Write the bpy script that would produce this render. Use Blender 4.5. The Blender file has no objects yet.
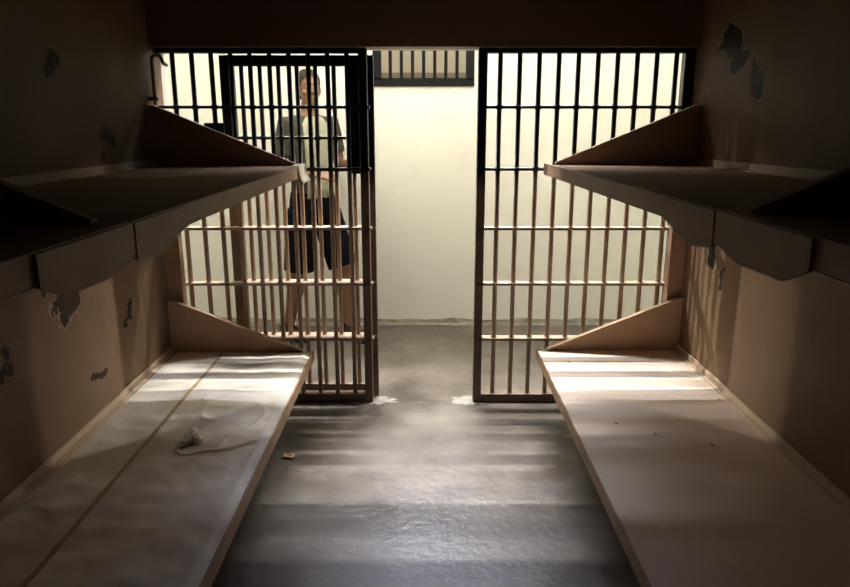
import bpy, bmesh, math, random
from mathutils import Vector, Matrix, noise
random.seed(4)
sc=bpy.context.scene
COL=sc.collection
try:
    sc.view_settings.view_transform='Standard'
    sc.view_settings.gamma=.93
    sc.view_settings.exposure=.05
except Exception: pass

# ---------------- materials ----------------
def nmat(name,c1,c2=None,rough=.6,scale=6,bump=.1,bscale=40,metal=0,spec=.3,patches=None,pcol=(.05,.05,.05),speck=0,rvar=0,bdist=.02,rim=None,bdet=6):
    m=bpy.data.materials.new(name); m.use_nodes=True
    nt=m.node_tree; N=nt.nodes; L=nt.links
    b=N['Principled BSDF']
    b.inputs['Roughness'].default_value=rough
    b.inputs['Metallic'].default_value=metal
    b.inputs['Specular IOR Level'].default_value=spec
    geo=N.new('ShaderNodeNewGeometry')
    pos=geo.outputs['Position']
    n=N.new('ShaderNodeTexNoise'); n.inputs['Scale'].default_value=scale; n.inputs['Detail'].default_value=8; n.inputs['Roughness'].default_value=.6
    L.new(pos,n.inputs['Vector'])
    cr=N.new('ShaderNodeValToRGB')
    cr.color_ramp.elements[0].position=.32; cr.color_ramp.elements[1].position=.68
    cr.color_ramp.elements[0].color=(*c1,1); cr.color_ramp.elements[1].color=(*(c2 or c1),1)
    L.new(n.outputs['Fac'],cr.inputs['Fac'])
    col=cr.outputs['Color']
    def mix(fac,a,bcol):
        mx=N.new('ShaderNodeMix'); mx.data_type='RGBA'
        L.new(fac,mx.inputs[0]); L.new(a,mx.inputs[6]); mx.inputs[7].default_value=(*bcol,1)
        return mx.outputs[2]
    if speck:
        v=N.new('ShaderNodeTexNoise'); v.inputs['Scale'].default_value=3.3; v.inputs['Detail'].default_value=9; v.inputs['Roughness'].default_value=.75
        L.new(pos,v.inputs['Vector'])
        r=N.new('ShaderNodeMapRange'); r.inputs['From Min'].default_value=.56; r.inputs['From Max'].default_value=.70; r.inputs['To Max'].default_value=speck
        L.new(v.outputs['Fac'],r.inputs['Value'])
        col=mix(r.outputs['Result'],col,pcol)
    hgt=None
    if patches:
        pn=N.new('ShaderNodeTexNoise'); pn.inputs['Scale'].default_value=11; pn.inputs['Detail'].default_value=6
        L.new(pos,pn.inputs['Vector'])
        off=N.new('ShaderNodeVectorMath'); off.operation='MULTIPLY_ADD'
        L.new(pn.outputs['Color'],off.inputs[0]); off.inputs[1].default_value=(.30,.30,.30)
        base=N.new('ShaderNodeVectorMath'); base.operation='ADD'; L.new(pos,base.inputs[0]); base.inputs[1].default_value=(-.15,-.15,-.15)
        L.new(base.outputs[0],off.inputs[2])
        cur=None
        for (py,pz,ry,rz) in patches:
            s=N.new('ShaderNodeVectorMath'); s.operation='MULTIPLY_ADD'
            L.new(off.outputs[0],s.inputs[0]); s.inputs[1].default_value=(0,1/ry,1/rz); s.inputs[2].default_value=(0,-py/ry,-pz/rz)
            ln=N.new('ShaderNodeVectorMath'); ln.operation='LENGTH'; L.new(s.outputs[0],ln.inputs[0])
            if cur is None: cur=ln.outputs['Value']
            else:
                mn=N.new('ShaderNodeMath'); mn.operation='MINIMUM'; L.new(cur,mn.inputs[0]); L.new(ln.outputs['Value'],mn.inputs[1]); cur=mn.outputs[0]
        if rim:
            r0=N.new('ShaderNodeMapRange'); r0.inputs['From Min'].default_value=1.22; r0.inputs['From Max'].default_value=1.14
            L.new(cur,r0.inputs['Value']); col=mix(r0.outputs['Result'],col,rim)
        r=N.new('ShaderNodeMapRange'); r.inputs['From Min'].default_value=1.03; r.inputs['From Max'].default_value=.97
        L.new(cur,r.inputs['Value'])
        col=mix(r.outputs['Result'],col,pcol); hgt=r.outputs['Result']
    L.new(col,b.inputs['Base Color'])
    if rvar:
        rr=N.new('ShaderNodeMapRange'); rr.inputs['To Min'].default_value=rough-rvar; rr.inputs['To Max'].default_value=rough+rvar
        rr.inputs['From Min'].default_value=.3; rr.inputs['From Max'].default_value=.7
        L.new(n.outputs['Fac'],rr.inputs['Value']); L.new(rr.outputs['Result'],b.inputs['Roughness'])
    if bump:
        bn=N.new('ShaderNodeTexNoise'); bn.inputs['Scale'].default_value=bscale; bn.inputs['Detail'].default_value=bdet
        L.new(pos,bn.inputs['Vector'])
        bp=N.new('ShaderNodeBump'); bp.inputs['Strength'].default_value=bump; bp.inputs['Distance'].default_value=bdist
        L.new(bn.outputs['Fac'],bp.inputs['Height'])
        if hgt is not None:
            b2=N.new('ShaderNodeBump'); b2.inputs['Strength'].default_value=.6; b2.inputs['Distance'].default_value=.004; b2.invert=True
            L.new(hgt,b2.inputs['Height']); L.new(bp.outputs['Normal'],b2.inputs['Normal']); L.new(b2.outputs['Normal'],b.inputs['Normal'])
        else: L.new(bp.outputs['Normal'],b.inputs['Normal'])
    return m

WC1,WC2=(.225,.15,.092),(.285,.195,.122)
m_wl=nmat('cell_paint_peeling_a',WC1,WC2,.6,3,.10,14,spec=.2,patches=[(2.61,.90,.09,.07),(2.45,.985,.035,.03),(3.17,.72,.045,.05),(2.81,.53,.035,.035),(2.19,.815,.045,.045),(3.14,1.50,.065,.055),(2.74,1.80,.03,.035)],pcol=(.055,.038,.024),rim=(.34,.25,.165))
m_wr=nmat('cell_paint_peeling_b',WC1,WC2,.6,3,.10,14,spec=.2,patches=[(3.36,1.93,.12,.06),(3.27,1.86,.09,.07),(3.06,1.75,.06,.08),(3.33,.97,.06,.10),(3.2,.86,.03,.05)],pcol=(.018,.012,.008),rim=(.34,.25,.165))
m_wall=nmat('cell_paint',(.07,.055,.04),(.10,.075,.055),.6,3,.12,14)
m_lint=nmat('lintel_paint',(.27,.175,.11),(.33,.215,.14),.55,3,.1,20)
m_corr=nmat('corridor_paint',(.82,.80,.70),(.87,.85,.76),.6,1.0,.08,12,speck=.25,pcol=(.62,.58,.46))
m_floor=nmat('worn_concrete',(.075,.062,.050),(.215,.183,.150),.40,2.2,.16,26,spec=.5,rvar=.10,speck=.55,pcol=(.27,.235,.20))
m_sill=nmat('pale_floor_paint',(.22,.20,.175),(.42,.395,.35),.6,14,.1,30)
m_ceil=nmat('ceiling_paint',(.06,.048,.036),(.08,.064,.048),.8,3,0)
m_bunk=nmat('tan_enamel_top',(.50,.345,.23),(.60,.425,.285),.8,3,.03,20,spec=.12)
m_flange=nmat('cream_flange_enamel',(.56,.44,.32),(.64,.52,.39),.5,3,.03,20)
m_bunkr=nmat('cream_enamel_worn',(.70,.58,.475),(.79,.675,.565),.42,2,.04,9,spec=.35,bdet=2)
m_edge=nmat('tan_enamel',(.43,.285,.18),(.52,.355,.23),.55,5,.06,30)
m_cloth=nmat('painted_canvas',(.81,.755,.665),(.88,.825,.735),.5,2.0,.8,4.6,spec=.3,bdist=.05,bdet=1.8)
m_seam=nmat('seam_tape',(.46,.34,.20),(.54,.41,.26),.6,20,.05)
m_blk=nmat('black_enamel',(.008,.008,.009),(.012,.012,.013),.55,5,.05,spec=.15)
m_paper=nmat('scrap_paper',(.88,.83,.74),(.80,.75,.66),.8,30,0)
m_tag=nmat('tag_paper',(.80,.73,.55),(.86,.79,.62),.7,30,0)
m_cord=nmat('flat_strip',(.84,.78,.68),(.88,.82,.72),.7,60,0)
m_pipe=nmat('grey_pipe',(.36,.33,.29),(.42,.39,.35),.4,8,.05)
m_scrap=nmat('brown_scrap',(.55,.38,.22),(.62,.45,.28),.7,30,.3)
m_ext=nmat('outside_render',(.44,.38,.27),(.50,.44,.32),.8,4,.2)
m_ledge=nmat('outside_ledge',(.20,.15,.10),(.25,.19,.13),.8,4,.2)
def shaded_barmat(name,c1,c2):  # shade painted in: tan where bounce light reaches, near-black above
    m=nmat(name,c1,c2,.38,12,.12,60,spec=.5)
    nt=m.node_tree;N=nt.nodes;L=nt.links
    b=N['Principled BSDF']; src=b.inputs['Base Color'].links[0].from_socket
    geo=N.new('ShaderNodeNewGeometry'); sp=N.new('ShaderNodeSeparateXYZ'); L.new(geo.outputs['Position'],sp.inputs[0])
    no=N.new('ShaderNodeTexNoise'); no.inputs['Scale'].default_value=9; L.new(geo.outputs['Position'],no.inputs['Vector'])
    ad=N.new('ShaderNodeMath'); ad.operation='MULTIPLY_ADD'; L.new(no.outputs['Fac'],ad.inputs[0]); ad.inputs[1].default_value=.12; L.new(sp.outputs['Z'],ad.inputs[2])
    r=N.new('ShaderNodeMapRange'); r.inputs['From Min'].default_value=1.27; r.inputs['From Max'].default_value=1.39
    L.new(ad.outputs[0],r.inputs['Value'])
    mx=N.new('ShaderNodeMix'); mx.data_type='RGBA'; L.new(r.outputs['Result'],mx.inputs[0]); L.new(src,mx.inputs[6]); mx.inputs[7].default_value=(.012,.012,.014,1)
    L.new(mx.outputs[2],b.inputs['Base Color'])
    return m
m_bar=shaded_barmat('bar_paint_shaded',(.35,.245,.17),(.46,.34,.24))
m_rail=shaded_barmat('crossbar_paint_shaded',(.34,.25,.18),(.44,.34,.26))
m_post=shaded_barmat('post_paint_shaded',(.17,.12,.085),(.25,.18,.13))

# ---------------- mesh helpers ----------------
def bbox(bm,x0,x1,y0,y1,z0,z1):
    vs=[bm.verts.new((x,y,z)) for x in(x0,x1) for y in(y0,y1) for z in(z0,z1)]
    for f in((0,1,3,2),(4,6,7,5),(0,4,5,1),(2,3,7,6),(0,2,6,4),(1,5,7,3)):
        bm.faces.new([vs[i] for i in f])
def prism(bm,pts,axis,a,b):
    def mk(p,c):
        return (c,p[0],p[1]) if axis=='x' else ((p[0],c,p[1]) if axis=='y' else (p[0],p[1],c))
    A=[bm.verts.new(mk(p,a)) for p in pts]; B=[bm.verts.new(mk(p,b)) for p in pts]
    bm.faces.new(A); bm.faces.new(B[::-1]); n=len(pts)
    for i in range(n): bm.faces.new([A[i],B[i],B[(i+1)%n],A[(i+1)%n]])
def tube(bm,pts,rad,seg=12,flat=1.0):
    pts=[Vector(p) for p in pts]
    if not hasattr(rad,'__len__'): rad=[rad]*len(pts)
    rings=[];up=None
    for i,p in enumerate(pts):
        t=(pts[min(i+1,len(pts)-1)]-pts[max(i-1,0)]).normalized()
        if up is None:
            up=Vector((1,0,0)) if abs(t.x)<.8 else Vector((0,1,0))
        u=(up-t*up.dot(t)).normalized(); up=u; v=t.cross(u)
        rings.append([bm.verts.new(p+u*math.cos(2*math.pi*k/seg)*rad[i]+v*math.sin(2*math.pi*k/seg)*rad[i]*flat) for k in range(seg)])
    for a,b in zip(rings,rings[1:]):
        for k in range(seg): bm.faces.new([a[k],a[(k+1)%seg],b[(k+1)%seg],b[k]])
    bm.faces.new(rings[0][::-1]); bm.faces.new(rings[-1])
def ell(bm,c,r,seg=16,rot=None):
    M=Matrix.Translation(c)@(rot or Matrix.Identity(4))@Matrix.Diagonal((*r,1))
    bmesh.ops.create_uvsphere(bm,u_segments=seg,v_segments=seg//2+2,radius=1,matrix=M)
def fin(bm,name,mat,parent=None,loc=None,bevel=0,smooth=False):
    bmesh.ops.recalc_face_normals(bm,faces=bm.faces[:])
    me=bpy.data.meshes.new(name); bm.to_mesh(me); bm.free()
    if smooth:
        for p in me.polygons:p.use_smooth=True
    me.materials.append(mat)
    o=bpy.data.objects.new(name,me); COL.objects.link(o)
    if parent: o.parent=parent
    if loc: o.location=loc
    if bevel:
        b=o.modifiers.new('bevel','BEVEL'); b.width=bevel; b.segments=2; b.limit_method='ANGLE'
    return o
def empty(name,loc,label,cat,group=None):
    o=bpy.data.objects.new(name,None); o.location=loc; o.empty_display_size=.1; COL.objects.link(o)
    o['label']=label;o['category']=cat
    if group:o['group']=group
    return o
def tag(o,label,cat):
    o['label']=label;o['category']=cat
def struct(name,boxes,mat):
    bm=bmesh.new()
    for b in boxes: bbox(bm,*b)
    o=fin(bm,name,mat); o['kind']='structure'; return o

# ---------------- shell ----------------
W=1.39; YB=-.95; YF=3.72; YM=3.86; YF2=3.94; YC=5.37; HC=2.5; HT=4.8; XC=3.6
struct('floor',[(-XC-.2,XC+.2,YB-.2,YC+.2,-.15,0)],m_floor)['label']='worn grey concrete floor with mottled stains'
struct('wall_left',[(-W-.2,-W,YB,YF,0,HC)],m_wl)
struct('wall_right',[(W,W+.2,YB,YF,0,HC)],m_wr)
struct('wall_back',[(-W-.2,W+.2,YB-.2,YB,0,HC)],m_wall)
struct('ceiling',[(-W-.2,W+.2,YB-.2,YF,HC,HC+.15)],m_ceil)
struct('wall_front',[(-W,W,YF,YM,1.944,HT),(-XC,-W,YF,YM,0,HT),(W,XC,YF,YM,0,HT)],m_lint)
struct('wall_corridor_near',[(-W,W,YM,YF2,1.944,HT),(-XC,-W,YM,YF2,0,HT),(W,XC,YM,YF2,0,HT)],m_corr)
wx0,wx1,wz0,wz1=-.335,.315,1.86,2.65
struct('wall_corridor',[(-XC,wx0,YC,YC+.2,0,HT),(wx1,XC,YC,YC+.2,0,HT),(wx0,wx1,YC,YC+.2,0,wz0),(wx0,wx1,YC,YC+.2,wz1,HT)],m_corr)
struct('wall_corridor_left_end',[(-XC-.2,-XC,YF,YC+.2,0,HT)],m_corr)
struct('wall_corridor_right_end',[(XC,XC+.2,YF,YC+.2,0,HT)],m_corr)
struct('ceiling_corridor',[(-XC-.2,XC+.2,YF,YC+.2,HT,HT+.15)],m_corr)
bm=bmesh.new()
n=60; A=[];B=[]
for i in range(n+1):
    x=-3.4+6.8*i/n; A.append(bm.verts.new((x,YC-.001,.003))); B.append(bm.verts.new((x,YC-.06-.04*random.random(),.003)))
for i in range(n): bm.faces.new([A[i],B[i],B[i+1],A[i+1]])
o=fin(bm,'trim_1',m_sill); o['kind']='structure'
m_dirt=nmat('grimy_skirting',(.20,.18,.13),(.60,.57,.46),.7,9,.2,40)
bm=bmesh.new(); A=[];B=[]
for i in range(n+1):
    x=-3.4+6.8*i/n; A.append(bm.verts.new((x,YC-.002,0))); B.append(bm.verts.new((x,YC-.002,.025+.02*random.random())))
for i in range(n): bm.faces.new([A[i],A[i+1],B[i+1],B[i]])
o=fin(bm,'baseboard_corridor',m_dirt); o['kind']='structure'
# ---- window ----
bm=bmesh.new()
f=.045
bbox(bm,wx0-f,wx1+f,YC-.02,YC+.08,wz0-f,wz0+.012); bbox(bm,wx0-f,wx1+f,YC-.02,YC+.08,wz1-.012,wz1+f)
bbox(bm,wx0-f,wx0+.012,YC-.02,YC+.08,wz0,wz1); bbox(bm,wx1-.012,wx1+f,YC-.02,YC+.08,wz0,wz1)
k=7
for i in range(1,k+1):
    x=wx0+(wx1-wx0)*i/(k+1); tube(bm,[(x,YC+.0,wz0),(x,YC+.0,wz1)],.012,8)
for z in (2.2,2.5): bbox(bm,wx0,wx1,YC-.004,YC+.01,z-.007,z+.007)
o=fin(bm,'window_1',m_blk); o['kind']='structure'; o['label']='black steel barred window'
bld=empty('outside_building',(0,7.3,0),'beige building facade beyond the barred window','building')
bm=bmesh.new(); bbox(bm,-3,3,-.1,.1,0,2.9); fin(bm,'facade',m_ext,bld)
bm=bmesh.new(); bbox(bm,-3,3,-.16,-.1,1.965,2.01); fin(bm,'ledge',m_ledge,bld)
bm=bmesh.new(); bbox(bm,-3.8,3.8,5.57,7.4,-.15,0); o=fin(bm,'ground',m_ext); o['kind']='structure'

# ---------------- grilles ----------------
RZ=[.06,.38,.70,1.01,1.33,1.65,1.925]
def make_grille(parent,xs,x0,x1,rails,zb,zt,r=.0125,rh=.015):
    first=None
    for x in xs:
        if first is None:
            bm=bmesh.new(); tube(bm,[(0,0,zb),(0,0,zt)],r,14)
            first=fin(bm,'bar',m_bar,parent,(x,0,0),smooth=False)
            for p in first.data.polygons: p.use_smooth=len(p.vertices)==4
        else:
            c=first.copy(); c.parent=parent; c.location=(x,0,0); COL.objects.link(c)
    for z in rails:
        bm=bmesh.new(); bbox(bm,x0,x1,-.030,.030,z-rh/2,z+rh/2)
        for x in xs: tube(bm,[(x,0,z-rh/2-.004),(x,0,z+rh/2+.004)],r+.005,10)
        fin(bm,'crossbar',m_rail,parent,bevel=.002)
G=3.80
gl=empty('bar_grille',(0,G,0),'fixed steel bar grille overlapped by the sliding cell door','cell bars')
xs=[-1.305+.1*i for i in range(10)]
make_grille(gl,xs,-1.388,-.29,RZ[1:-1],.01,1.943)
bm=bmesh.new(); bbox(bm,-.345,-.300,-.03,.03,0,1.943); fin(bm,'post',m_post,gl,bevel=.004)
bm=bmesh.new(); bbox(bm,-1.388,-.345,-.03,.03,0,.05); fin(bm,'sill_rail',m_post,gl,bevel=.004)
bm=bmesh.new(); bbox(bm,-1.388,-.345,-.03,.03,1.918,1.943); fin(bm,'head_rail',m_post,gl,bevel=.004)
bm=bmesh.new(); bbox(bm,-1.15,-1.05,-.06,-.028,1.50,1.57); tube(bm,[(-1.10,-.06,1.535),(-1.10,-.075,1.535)],.014,12); fin(bm,'lock_box',m_blk,gl,bevel=.005)
gr=empty('bar_grille',(0,G,0),'fixed steel bar grille next to the open doorway','cell bars')
xs=[.390+.101*i for i in range(10)]
make_grille(gr,xs,.276,1.388,RZ[1:-1],.01,1.943)
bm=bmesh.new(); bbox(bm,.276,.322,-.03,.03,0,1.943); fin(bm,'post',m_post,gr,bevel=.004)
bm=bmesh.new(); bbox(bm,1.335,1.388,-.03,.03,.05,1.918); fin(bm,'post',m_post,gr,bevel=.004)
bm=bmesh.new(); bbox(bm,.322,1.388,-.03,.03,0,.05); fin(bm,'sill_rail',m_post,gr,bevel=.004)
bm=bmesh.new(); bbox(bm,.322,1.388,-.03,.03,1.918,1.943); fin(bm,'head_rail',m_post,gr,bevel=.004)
D=empty('sliding_cell_door',(-.03,3.89,0),'barred steel sliding cell door standing partly open','door')
xs=[-.945+.098*i for i in range(7)]
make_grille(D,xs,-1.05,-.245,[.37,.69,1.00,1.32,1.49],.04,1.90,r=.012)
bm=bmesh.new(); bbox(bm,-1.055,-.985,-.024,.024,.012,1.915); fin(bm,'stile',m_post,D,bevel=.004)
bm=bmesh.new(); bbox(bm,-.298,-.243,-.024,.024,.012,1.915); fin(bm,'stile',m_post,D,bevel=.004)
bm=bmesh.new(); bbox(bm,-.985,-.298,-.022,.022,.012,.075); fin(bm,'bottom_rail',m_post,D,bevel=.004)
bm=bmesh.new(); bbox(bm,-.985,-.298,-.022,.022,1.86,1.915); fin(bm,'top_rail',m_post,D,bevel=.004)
bm=bmesh.new(); bbox(bm,-.375,-.29,-.035,.03,1.30,1.88); bbox(bm,-.36,-.31,-.04,-.035,1.5,1.6); fin(bm,'lock_box',m_blk,D,bevel=.006)
for i_,(cx,w) in enumerate(((-.33,.15),(.27,.12))):
    bm=bmesh.new(); vs=[]
    for i in range(140):
        a=2*math.pi*i/140; r=1+.40*noise.noise(Vector((math.cos(a)*2.5,math.sin(a)*2.5,i_*3)))+.22*noise.noise(Vector((math.cos(a)*8,math.sin(a)*8,i_*3)))
        vs.append(bm.verts.new((cx+w*r*math.cos(a),3.79+.065*r*math.sin(a),.002)))
    bm.faces.new(vs); o=fin(bm,'trim_%d'%(i_+2),m_sill); o['kind']='structure'

# conduit
bm=bmesh.new()
pts=[(-1.36,3.66,1.66),(-1.36,3.66,1.82)]
for i in range(13):
    a=math.pi*i/12
    pts.append((-1.36+.026*(1-math.cos(a)),3.66,1.87+.03*math.sin(a)))
pts+=[(-1.308,3.68,1.86),(-1.308,3.719,1.855)]
tube(bm,pts,.009,12)
bbox(bm,-1.3895,-1.345,3.645,3.67,1.68,1.70)
o=fin(bm,'conduit_pipe',m_pipe,smooth=True); tag(o,'thin grey elbowed conduit pipe by the bars','pipe')

# ---------------- bunks ----------------
BW=W-.617
def bunk(side,yf,length,z,tilt,label,topmat,far_plate=False,near_plate=False,lip=.045,sheet=False):
    s=side
    e=empty('bunk_shelf',(s*W,yf,z),label,'bunk')
    e.rotation_euler=(-math.atan(tilt/length),0,0)
    X=lambda d: -s*d
    def bx(bm,d0,d1,y0,y1,z0,z1):
        a,b=sorted((X(d0),X(d1))); bbox(bm,a,b,y0,y1,z0,z1)
    L=length
    bm=bmesh.new(); bx(bm,.001,BW,-L,0,-.008,0)
    fin(bm,'sleeping_board',m_bunk if sheet else topmat,e,bevel=.002)
    if sheet:
        bm=bmesh.new(); nx,ny=90,240; g=[]
        for j in range(ny+1):
            row=[]
            for i in range(nx+1):
                d=.034+(BW-.04)*i/nx; y=-.01-(L-.02)*j/ny
                p=Vector((d*3.0,y*2.2,.3))
                rdg=max(1-abs(noise.noise(p*1.6)*2.2),0)**4
                rd2=max(1-abs(noise.noise(Vector((d*2.0+y*1.6,y*3.4-d*2.2,5)))*3.0),0)**3
                h=.005+.005*noise.noise(p)+.009*rdg*max(noise.noise(p*.7+Vector((7,0,0)))+.35,0)+.005*rd2*max(noise.noise(p*.9+Vector((0,9,0)))+.3,0)
                edge=min(1,(min(i,nx-i))/4,(min(j,ny-j))/4)
                row.append(bm.verts.new((X(d),y,max(.001+h*edge,.001))))
            g.append(row)
        for j in range(ny):
            for i in range(nx): bm.faces.new([g[j][i],g[j][i+1],g[j+1][i+1],g[j+1][i]])
        o=fin(bm,'canvas_sheet',topmat,e,smooth=True)
        if o.data.polygons[0].normal.z<0: o.data.flip_normals()
        bm=bmesh.new(); prev=None
        for j in range(2,ny-1):
            i=int(round((.285-.034)/(BW-.04)*nx))
            c0=o.data.vertices[j*(nx+1)+i].co; c1=o.data.vertices[j*(nx+1)+i+1].co
            cc=(c0+c1)/2; zz=max(c0.z,c1.z)+.001
            a=bm.verts.new((cc.x-.0095,cc.y,zz)); b=bm.verts.new((cc.x+.0095,cc.y,zz))
            if prev: bm.faces.new([prev[0],prev[1],b,a])
            prev=(a,b)
        fin(bm,'seam_strip',m_seam,e,smooth=True)
    bm=bmesh.new(); bx(bm,BW,BW+.006,-L,0,-lip,.008); bx(bm,BW-.018,BW+.006,-L,0,-lip-.004,-lip)
    fin(bm,'side_rail',m_edge,e,bevel=.002)
    bm=bmesh.new(); bx(bm,.001,.012,-L,0,0,.035); bx(bm,.012,.03,-L,0,0,.006)
    fin(bm,'wall_flange',m_flange,e,bevel=.002)
    bm=bmesh.new(); bx(bm,.001,BW,-L-.004,-L,-lip,0); fin(bm,'end_lip',m_edge,e,bevel=.001)
    bm=bmesh.new(); bx(bm,.001,BW,0,.004,-lip,0); fin(bm,'end_lip',m_edge,e,bevel=.001)
    H=.29
    bm=bmesh.new()
    ex=BW-(.06 if far_plate else .05)
    P=[(X(.001),0),(X(.001),H),(X(.03),H),(X(ex),.006),(X(ex),0)]
    prism(bm,P,'y',-.006,0)
    Q=[(X(.001),H),(X(.03),H),(X(ex),.006),(X(ex),.014),(X(.03),H+.008),(X(.001),H+.008)]
    prism(bm,Q,'y',-.03,0)
    fin(bm,'end_panel',m_edge,e)
    a,b=sorted((X(BW+.006),X(BW+.012)))
    if near_plate:
        bm=bmesh.new(); P=[(-L,.004),(-L+.31,.004),(-L+.31,-.048),(-L+.25,-.062),(-L+.12,-.088),(-L,-.074)]
        prism(bm,P,'x',a,b); fin(bm,'gusset_plate',m_edge,e)
    if far_plate:
        bm=bmesh.new(); P=[(0,.004),(0,-.062),(-.125,-.086),(-.29,-.082),(-.37,-.050),(-.37,.004)]
        prism(bm,P,'x',a,b); fin(bm,'gusset_plate',m_edge,e)
    return e
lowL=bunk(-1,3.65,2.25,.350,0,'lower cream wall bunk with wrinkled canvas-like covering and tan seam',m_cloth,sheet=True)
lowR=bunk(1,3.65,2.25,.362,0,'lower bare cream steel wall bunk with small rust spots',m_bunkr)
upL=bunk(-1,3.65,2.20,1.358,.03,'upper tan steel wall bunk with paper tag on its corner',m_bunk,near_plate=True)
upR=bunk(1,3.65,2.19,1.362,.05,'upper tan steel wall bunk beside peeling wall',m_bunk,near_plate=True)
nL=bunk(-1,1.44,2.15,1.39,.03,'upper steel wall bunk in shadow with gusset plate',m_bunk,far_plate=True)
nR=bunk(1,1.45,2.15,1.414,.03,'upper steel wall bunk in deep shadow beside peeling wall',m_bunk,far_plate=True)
for (x,y) in ((1.33,2.95),(.80,2.70),(.93,2.60),(1.12,2.50),(.75,3.45)):
    bm=bmesh.new(); tube(bm,[(x-W,y-3.65,0),(x-W,y-3.65,.003)],.007,12); fin(bm,'bolt',m_edge,lowR)
for s in(-1,1):
    bm=bmesh.new()
    a,b=sorted((s*(W-.002),s*(W-.085))); bbox(bm,a,b,3.672,3.68,0,1.35)
    a,b=sorted((s*(W-.077),s*(W-.085))); bbox(bm,a,b,3.66,3.715,0,1.35)
    o=fin(bm,'support_post',m_edge,bevel=.002); tag(o,'tan angle-steel post between wall bunk and bars','post')

# paper tag folded over the rail
bm=bmesh.new()
prof=[(-.65,1.3705),(-.64,1.372),(-.612,1.3725),(-.607,1.368),(-.606,1.350),(-.602,1.325),(-.594,1.302),(-.584,1.290)]
rows=[]
for j in range(9):
    y=3.40+.20*j/8
    rows.append([bm.verts.new((x+.002*noise.noise(Vector((y*9,z*20,0))),y,z)) for x,z in prof])
for a,b in zip(rows,rows[1:]):
    for i in range(len(prof)-1): bm.faces.new([a[i],a[i+1],b[i+1],b[i]])
o=fin(bm,'paper_tag',m_tag,smooth=True); o.modifiers.new('s','SOLIDIFY').thickness=.001; tag(o,'pale yellowish paper tag folded over the upper bunk rail','tag')
# crumpled wrapper
bm=bmesh.new(); bmesh.ops.create_icosphere(bm,subdivisions=5,radius=1)
for v in bm.verts:
    p=v.co.copy(); ang=math.atan2(p.y,p.x)
    r=1+.45*math.cos(ang*3+.6)*(1-abs(p.z))+.45*noise.noise(p*1.2+Vector((3,0,0)))-.35*abs(noise.noise(p*2.2))
    v.co=Vector((p.x*.034*r,p.y*.062*r,max(p.z*.020*r,-.008)))
o=fin(bm,'crumpled_wrapper',m_paper,loc=(-.925,2.55,.371),smooth=True); tag(o,'small crumpled beige wrapper lying on the lower bunk','wrapper')
bm=bmesh.new(); prev=None
ctrl=[(-.955,2.50),(-.95,2.45),(-.91,2.42),(-.86,2.45),(-.80,2.46),(-.74,2.49),(-.69,2.53),(-.665,2.54)]
def cr(P,t):
    n=len(P)-1; x=t*n; i=min(int(x),n-1); u=x-i
    g=lambda k:Vector(P[max(0,min(n,k))])
    p0,p1,p2,p3=g(i-1),g(i),g(i+1),g(i+2)
    return .5*((2*p1)+(p2-p0)*u+(2*p0-5*p1+4*p2-p3)*u*u+(3*p1-p0-3*p2+p3)*u**3)
for i in range(60):
    t=i/59; c=cr(ctrl,t)
    pts_=Vector((c.x,c.y,.3640+.002*math.sin(t*9)**2))
    if i==0: last=pts_; continue
    d=(pts_-last).normalized(); nn=Vector((-d.y,d.x,0))*.007
    a=bm.verts.new(pts_+nn); b=bm.verts.new(pts_-nn)
    if prev: bm.faces.new([prev[0],prev[1],b,a])
    prev=(a,b); last=pts_
o=fin(bm,'plastic_strip',m_cord,smooth=True); o.modifiers.new('s','SOLIDIFY').thickness=.001; tag(o,'thin pale looped strip lying on the lower bunk','strip')
bm=bmesh.new(); bmesh.ops.create_grid(bm,x_segments=8,y_segments=8,size=.5)
for v in bm.verts:
    v.co=Vector((v.co.x*.055,v.co.y*.045,.006+.02*abs(noise.noise(v.co*5))))
o=fin(bm,'scrap',m_scrap,loc=(-.66,3.10,-.003)); o.modifiers.new('s','SOLIDIFY').thickness=.002; tag(o,'tiny brown torn scrap on the concrete floor','litter')

# ---------------- person ----------------
m_skin=nmat('skin',(.22,.115,.07),(.28,.15,.095),.55,12,.05)
m_hair=nmat('hair',(.02,.013,.008),(.04,.025,.015),.6,60,.5,120)
m_shirt=nmat('undershirt_cloth',(.36,.35,.24),(.42,.41,.29),.8,30,.2,60)
m_vest=nmat('overshirt_cloth',(.05,.044,.028),(.08,.07,.045),.8,30,.2,60)
m_short=nmat('shorts_cloth',(.004,.004,.006),(.007,.007,.010),.95,30,.2,60,spec=.1)
m_shoe=nmat('shoe_leather',(.02,.014,.01),(.035,.025,.018),.6,20,.1)
m_eye=nmat('eye_white',(.4,.4,.38),(.45,.44,.4),.2,5,0)
m_iris=nmat('iris',(.03,.02,.015),(.04,.03,.02),.2,5,0)
per=empty('person',(-.80,5.0,0),'walking person, dark olive overshirt, pale undershirt, black shorts, forearms raised','person')
per.rotation_euler=(0,0,math.radians(46)); per.scale=(1.03,1.03,1.03)
def remesh(bm,name,mat,vox,sm=4):
    o=fin(bm,name,mat,per)
    r=o.modifiers.new('r','REMESH'); r.mode='VOXEL'; r.voxel_size=vox; r.use_smooth_shade=True
    s=o.modifiers.new('s','SMOOTH'); s.factor=.5; s.iterations=sm
    dg=bpy.context.evaluated_depsgraph_get(); dg.update()
    me=bpy.data.meshes.new_from_object(o.evaluated_get(dg)); o.modifiers.clear(); o.data=me
    for p in me.polygons:p.use_smooth=True
    if not me.materials: me.materials.append(mat)
    return o
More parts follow.
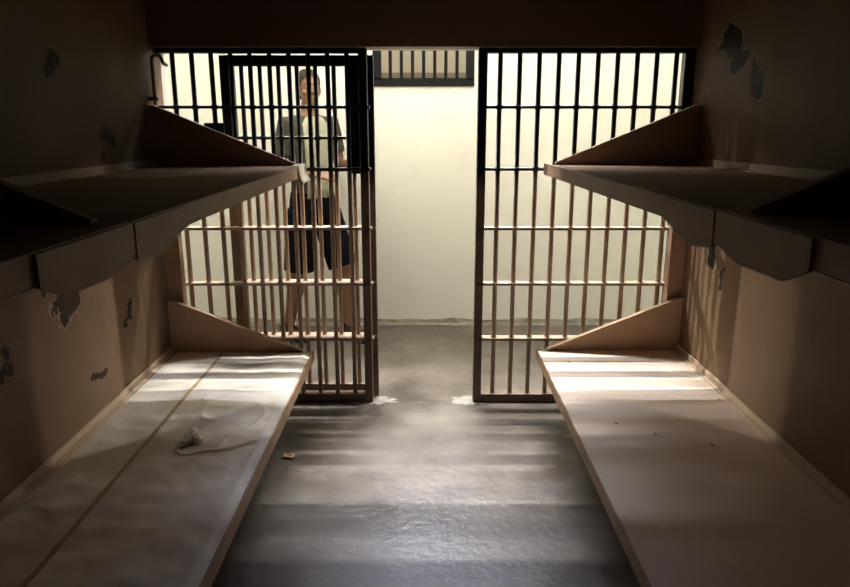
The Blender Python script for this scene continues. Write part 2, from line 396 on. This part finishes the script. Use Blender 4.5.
def loft(bm,rings,seg=24,a0=None,a1=None):
    R=[]
    for cx,cy,z,rx,ry in rings:
        if a0 is None: ang=[2*math.pi*k/seg for k in range(seg)]
        else: ang=[a0+(a1-a0)*k/(seg-1) for k in range(seg)]
        R.append([bm.verts.new((cx+rx*math.cos(a),cy+ry*math.sin(a),z)) for a in ang])
    for A,B in zip(R,R[1:]):
        for k in range(seg if a0 is None else seg-1):
            bm.faces.new([A[k],A[(k+1)%seg],B[(k+1)%seg],B[k]])
    if a0 is None: bm.faces.new(R[0][::-1]); bm.faces.new(R[-1])
J=dict(hipR=(-.095,0,.93),kneeR=(-.13,.02,.50),ankR=(-.15,.14,.10),
       hipL=(.095,0,.93),kneeL=(.13,-.15,.52),ankL=(.14,-.17,.09),
       shR=(-.185,.01,1.51),elR=(-.23,.04,1.21),wrR=(-.13,-.19,1.19),
       shL=(.185,.01,1.51),elL=(.24,-.01,1.22),wrL=(.18,-.24,1.24))
def lerp(a,b,t): return tuple(a[i]+(b[i]-a[i])*t for i in range(3))
torso=[(0,0,.86,.128,.098),(0,0,.92,.158,.108),(0,0,1.0,.152,.102),(0,0,1.10,.138,.096),(0,0,1.22,.145,.10),(0,0,1.34,.160,.109),(0,0,1.44,.166,.105),(0,.005,1.51,.155,.085),(0,.01,1.56,.092,.066),(0,.01,1.58,.06,.06)]
bm=bmesh.new()
loft(bm,torso)
tube(bm,[(0,.01,1.54),(0,0,1.60),(0,-.005,1.66)],[.060,.054,.054],14)
hb=bmesh.new()
ell(hb,(0,.005,1.755),(.074,.093,.095)); ell(hb,(0,-.03,1.69),(.058,.065,.075)); ell(hb,(0,-.062,1.645),(.03,.03,.026))
ell(hb,(0,-.098,1.722),(.013,.022,.028)); ell(hb,(0,-.112,1.708),(.016,.015,.012))
ell(hb,(0,-.085,1.765),(.05,.016,.012)); ell(hb,(0,-.088,1.675),(.024,.013,.006)); ell(hb,(0,-.086,1.664),(.021,.013,.006))
for s in(-1,1):
    ell(hb,(s*.077,.005,1.725),(.010,.02,.032)); ell(hb,(s*.042,-.06,1.705),(.022,.025,.02))
HR=Matrix.Rotation(math.radians(-20),4,'Z')
bmesh.ops.transform(hb,matrix=HR,verts=hb.verts[:])
tm=bpy.data.meshes.new('tmp'); hb.to_mesh(tm); hb.free(); bm.from_mesh(tm); bpy.data.meshes.remove(tm)
for q in('R','L'):
    h,k,a=J['hip'+q],J['knee'+q],J['ank'+q]
    tube(bm,[h,lerp(h,k,.35),lerp(h,k,.8),k,lerp(k,a,.12),lerp(k,a,.35),lerp(k,a,.7),a,(a[0],a[1],a[2]-.05)],[.09,.085,.065,.057,.054,.061,.044,.037,.040],16)
    tube(bm,[(a[0],a[1]+.04,a[2]-.045),(a[0],a[1]-.05,a[2]*.6),(a[0]*1.05,a[1]-.13,.04),(a[0]*1.08,a[1]-.18,.03)],[.032,.038,.038,.022],12,.8)
    s_,e_,w_=J['sh'+q],J['el'+q],J['wr'+q]
    tube(bm,[lerp(s_,(0,0,1.48),.3),s_,lerp(s_,e_,.3),lerp(s_,e_,.85),e_,lerp(e_,w_,.25),lerp(e_,w_,.7),w_],[.05,.054,.048,.039,.037,.040,.030,.026],14)
    d=(Vector(w_)-Vector(e_)).normalized()
    side=Vector((.9,0,.5)) if q=='R' else Vector((-.9,0,.5))
    side=(side-d*side.dot(d)).normalized(); nrm=d.cross(side)
    nrm=nrm if nrm.z<0 else -nrm
    w0=Vector(w_)
    for j,(o_,ln) in enumerate(((.030,.072),(.010,.082),(-.010,.076),(-.029,.060))):
        base=w0+side*o_*.6+d*.01; kn=w0+d*.088+side*o_
        tube(bm,[base,kn],[.015,.0125],8)
        p1=kn+d*ln*.42+nrm*.006; p2=p1+(d*.8+nrm*.55).normalized()*ln*.33; p3=p2+(d*.5+nrm*.85).normalized()*ln*.27
        tube(bm,[kn-d*.01,p1,p2,p3],[.0105,.0095,.0088,.007],8)
    t0=w0+d*.025+side*.02; t1=t0+(side*.8+d*.7+nrm*.2).normalized()*.045; t2=t1+(side*.25+d+nrm*.3).normalized()*.04
    tube(bm,[t0-side*.01,t1,t2],[.015,.0115,.009],8)
remesh(bm,'body',m_skin,.0065,3)
bm=bmesh.new()
loft(bm,[(cx,cy,z,rx+.016,ry+.016) for cx,cy,z,rx,ry in torso[2:9]])
for q in('R','L'):
    s_,e_=J['sh'+q],J['el'+q]
    tube(bm,[lerp(s_,(0,0,1.48),.35),s_,lerp(s_,e_,.3),lerp(s_,e_,.70)],[.056,.064,.061,.059],14)
remesh(bm,'overshirt',m_vest,.01,3)
bm=bmesh.new()
loft(bm,[(cx,cy,z,rx+.018,ry+.020) for cx,cy,z,rx,ry in torso[2:8]]+[(0,.003,1.555,.11,.083)],14,math.radians(228),math.radians(296))
o=fin(bm,'undershirt',m_shirt,per,smooth=True); o.modifiers.new('s','SOLIDIFY').thickness=.006
bm=bmesh.new()
loft(bm,[(0,0,.86,.165,.128),(0,0,.92,.182,.132),(0,0,1.0,.172,.124),(0,0,1.06,.162,.116)])
for q in('R','L'):
    h,k=J['hip'+q],J['knee'+q]
    tube(bm,[h,lerp(h,k,.4),lerp(h,k,.98)],[.112,.110,.104],16)
remesh(bm,'shorts',m_short,.01,2)
bm=bmesh.new()
ell(bm,(0,.014,1.772),(.083,.099,.092)); ell(bm,(0,.055,1.73),(.072,.062,.077))
bmesh.ops.bisect_plane(bm,geom=bm.verts[:]+bm.edges[:]+bm.faces[:],plane_co=(0,-.060,1.79),plane_no=(0,-1,-.6),clear_outer=True)
bmesh.ops.transform(bm,matrix=HR,verts=bm.verts[:])
o=fin(bm,'hair',m_hair,per,smooth=True)
for s in(-1,1):
    bm=bmesh.new(); ell(bm,(s*.031,-.083,1.742),(.013,.01,.009),12); bmesh.ops.transform(bm,matrix=HR,verts=bm.verts[:]); e1=fin(bm,'eye',m_eye,per,smooth=True)
    bm=bmesh.new(); ell(bm,(s*.031,-.091,1.742),(.005,.004,.005),10); bmesh.ops.transform(bm,matrix=HR,verts=bm.verts[:]); fin(bm,'iris',m_iris,e1,smooth=True)
for q in('R','L'):
    a=J['ank'+q]; az=a[2]-.09
    bm=bmesh.new()
    tube(bm,[(a[0],a[1]+.075,.05+az),(a[0],a[1]+.02,.052+az*.9),(a[0],a[1]-.06,.048+az*.35),(a[0]*1.05,a[1]-.14,.042),(a[0]*1.08,a[1]-.20,.034)],[.036,.048,.050,.048,.028],14,.85)
    tube(bm,[(a[0],a[1]+.01,.05+az),(a[0],a[1]+.01,.12+az)],[.046,.044],14)
    bbox(bm,a[0]-.042,a[0]+.042,a[1]-.19,a[1]+.08,.001,.02)
    remesh(bm,'shoe',m_shoe,.007,2)

# ---------------- lights ----------------
def area(name,loc,target,sx,sy,power,col,spread=180):
    l=bpy.data.lights.new(name,'AREA'); l.shape='RECTANGLE'; l.size=sx; l.size_y=sy; l.energy=power; l.color=col; l.spread=math.radians(spread)
    o=bpy.data.objects.new(name,l); COL.objects.link(o); o.location=loc
    d=Vector(target)-Vector(loc); o.rotation_euler=d.to_track_quat('-Z','Y').to_euler(); return o
area('high_strip_light',(0,5.15,3.80),(0,2.9,.2),3.0,.025,62,(1,.98,.95),60)
area('extra_second_strip',(0,5.20,3.42),(0,2.7,.2),2.8,.025,22,(.97,.96,1),55)  # unseen strip added near the high one to double the stripes
area('extra_low_strip',(0,5.25,3.0),(0,2.2,.2),1.8,.03,6,(.80,.82,1),50)  # unseen lower strip, added so the lit edge fades in steps
area('extra_lowest_strip',(0,5.30,2.7),(0,1.8,.1),1.2,.04,1.8,(.60,.66,1),45)  # another added, unseen strip, carrying faint blue light further into the cell
area('wall_wash_light',(0,4.15,4.2),(0,5.37,1.0),5.5,.4,70,(1,.975,.915))
area('left_small_light',(-1.8,5.2,2.3),(1.39,3.15,.60),.05,.05,1.7,(1,.94,.84),26)  # unseen, added to throw bar streaks on the right wall
area('right_small_light',(1.8,5.2,2.3),(-1.39,3.15,.55),.05,.05,1.7,(1,.94,.84),26)  # its mirror, also added and unseen, for streaks on the left wall
w=bpy.data.worlds.new('world'); sc.world=w; w.use_nodes=True
w.node_tree.nodes['Background'].inputs[0].default_value=(.95,.96,1,1); w.node_tree.nodes['Background'].inputs[1].default_value=2.2

# ---------------- camera ----------------
cd=bpy.data.cameras.new('camera'); cam=bpy.data.objects.new('camera',cd); COL.objects.link(cam)
cam.location=(0,0,1.61); cam.rotation_euler=(math.radians(90-14.3),0,0)
cd.sensor_width=36; cd.lens=29.65; cd.clip_start=.02
sc.camera=cam
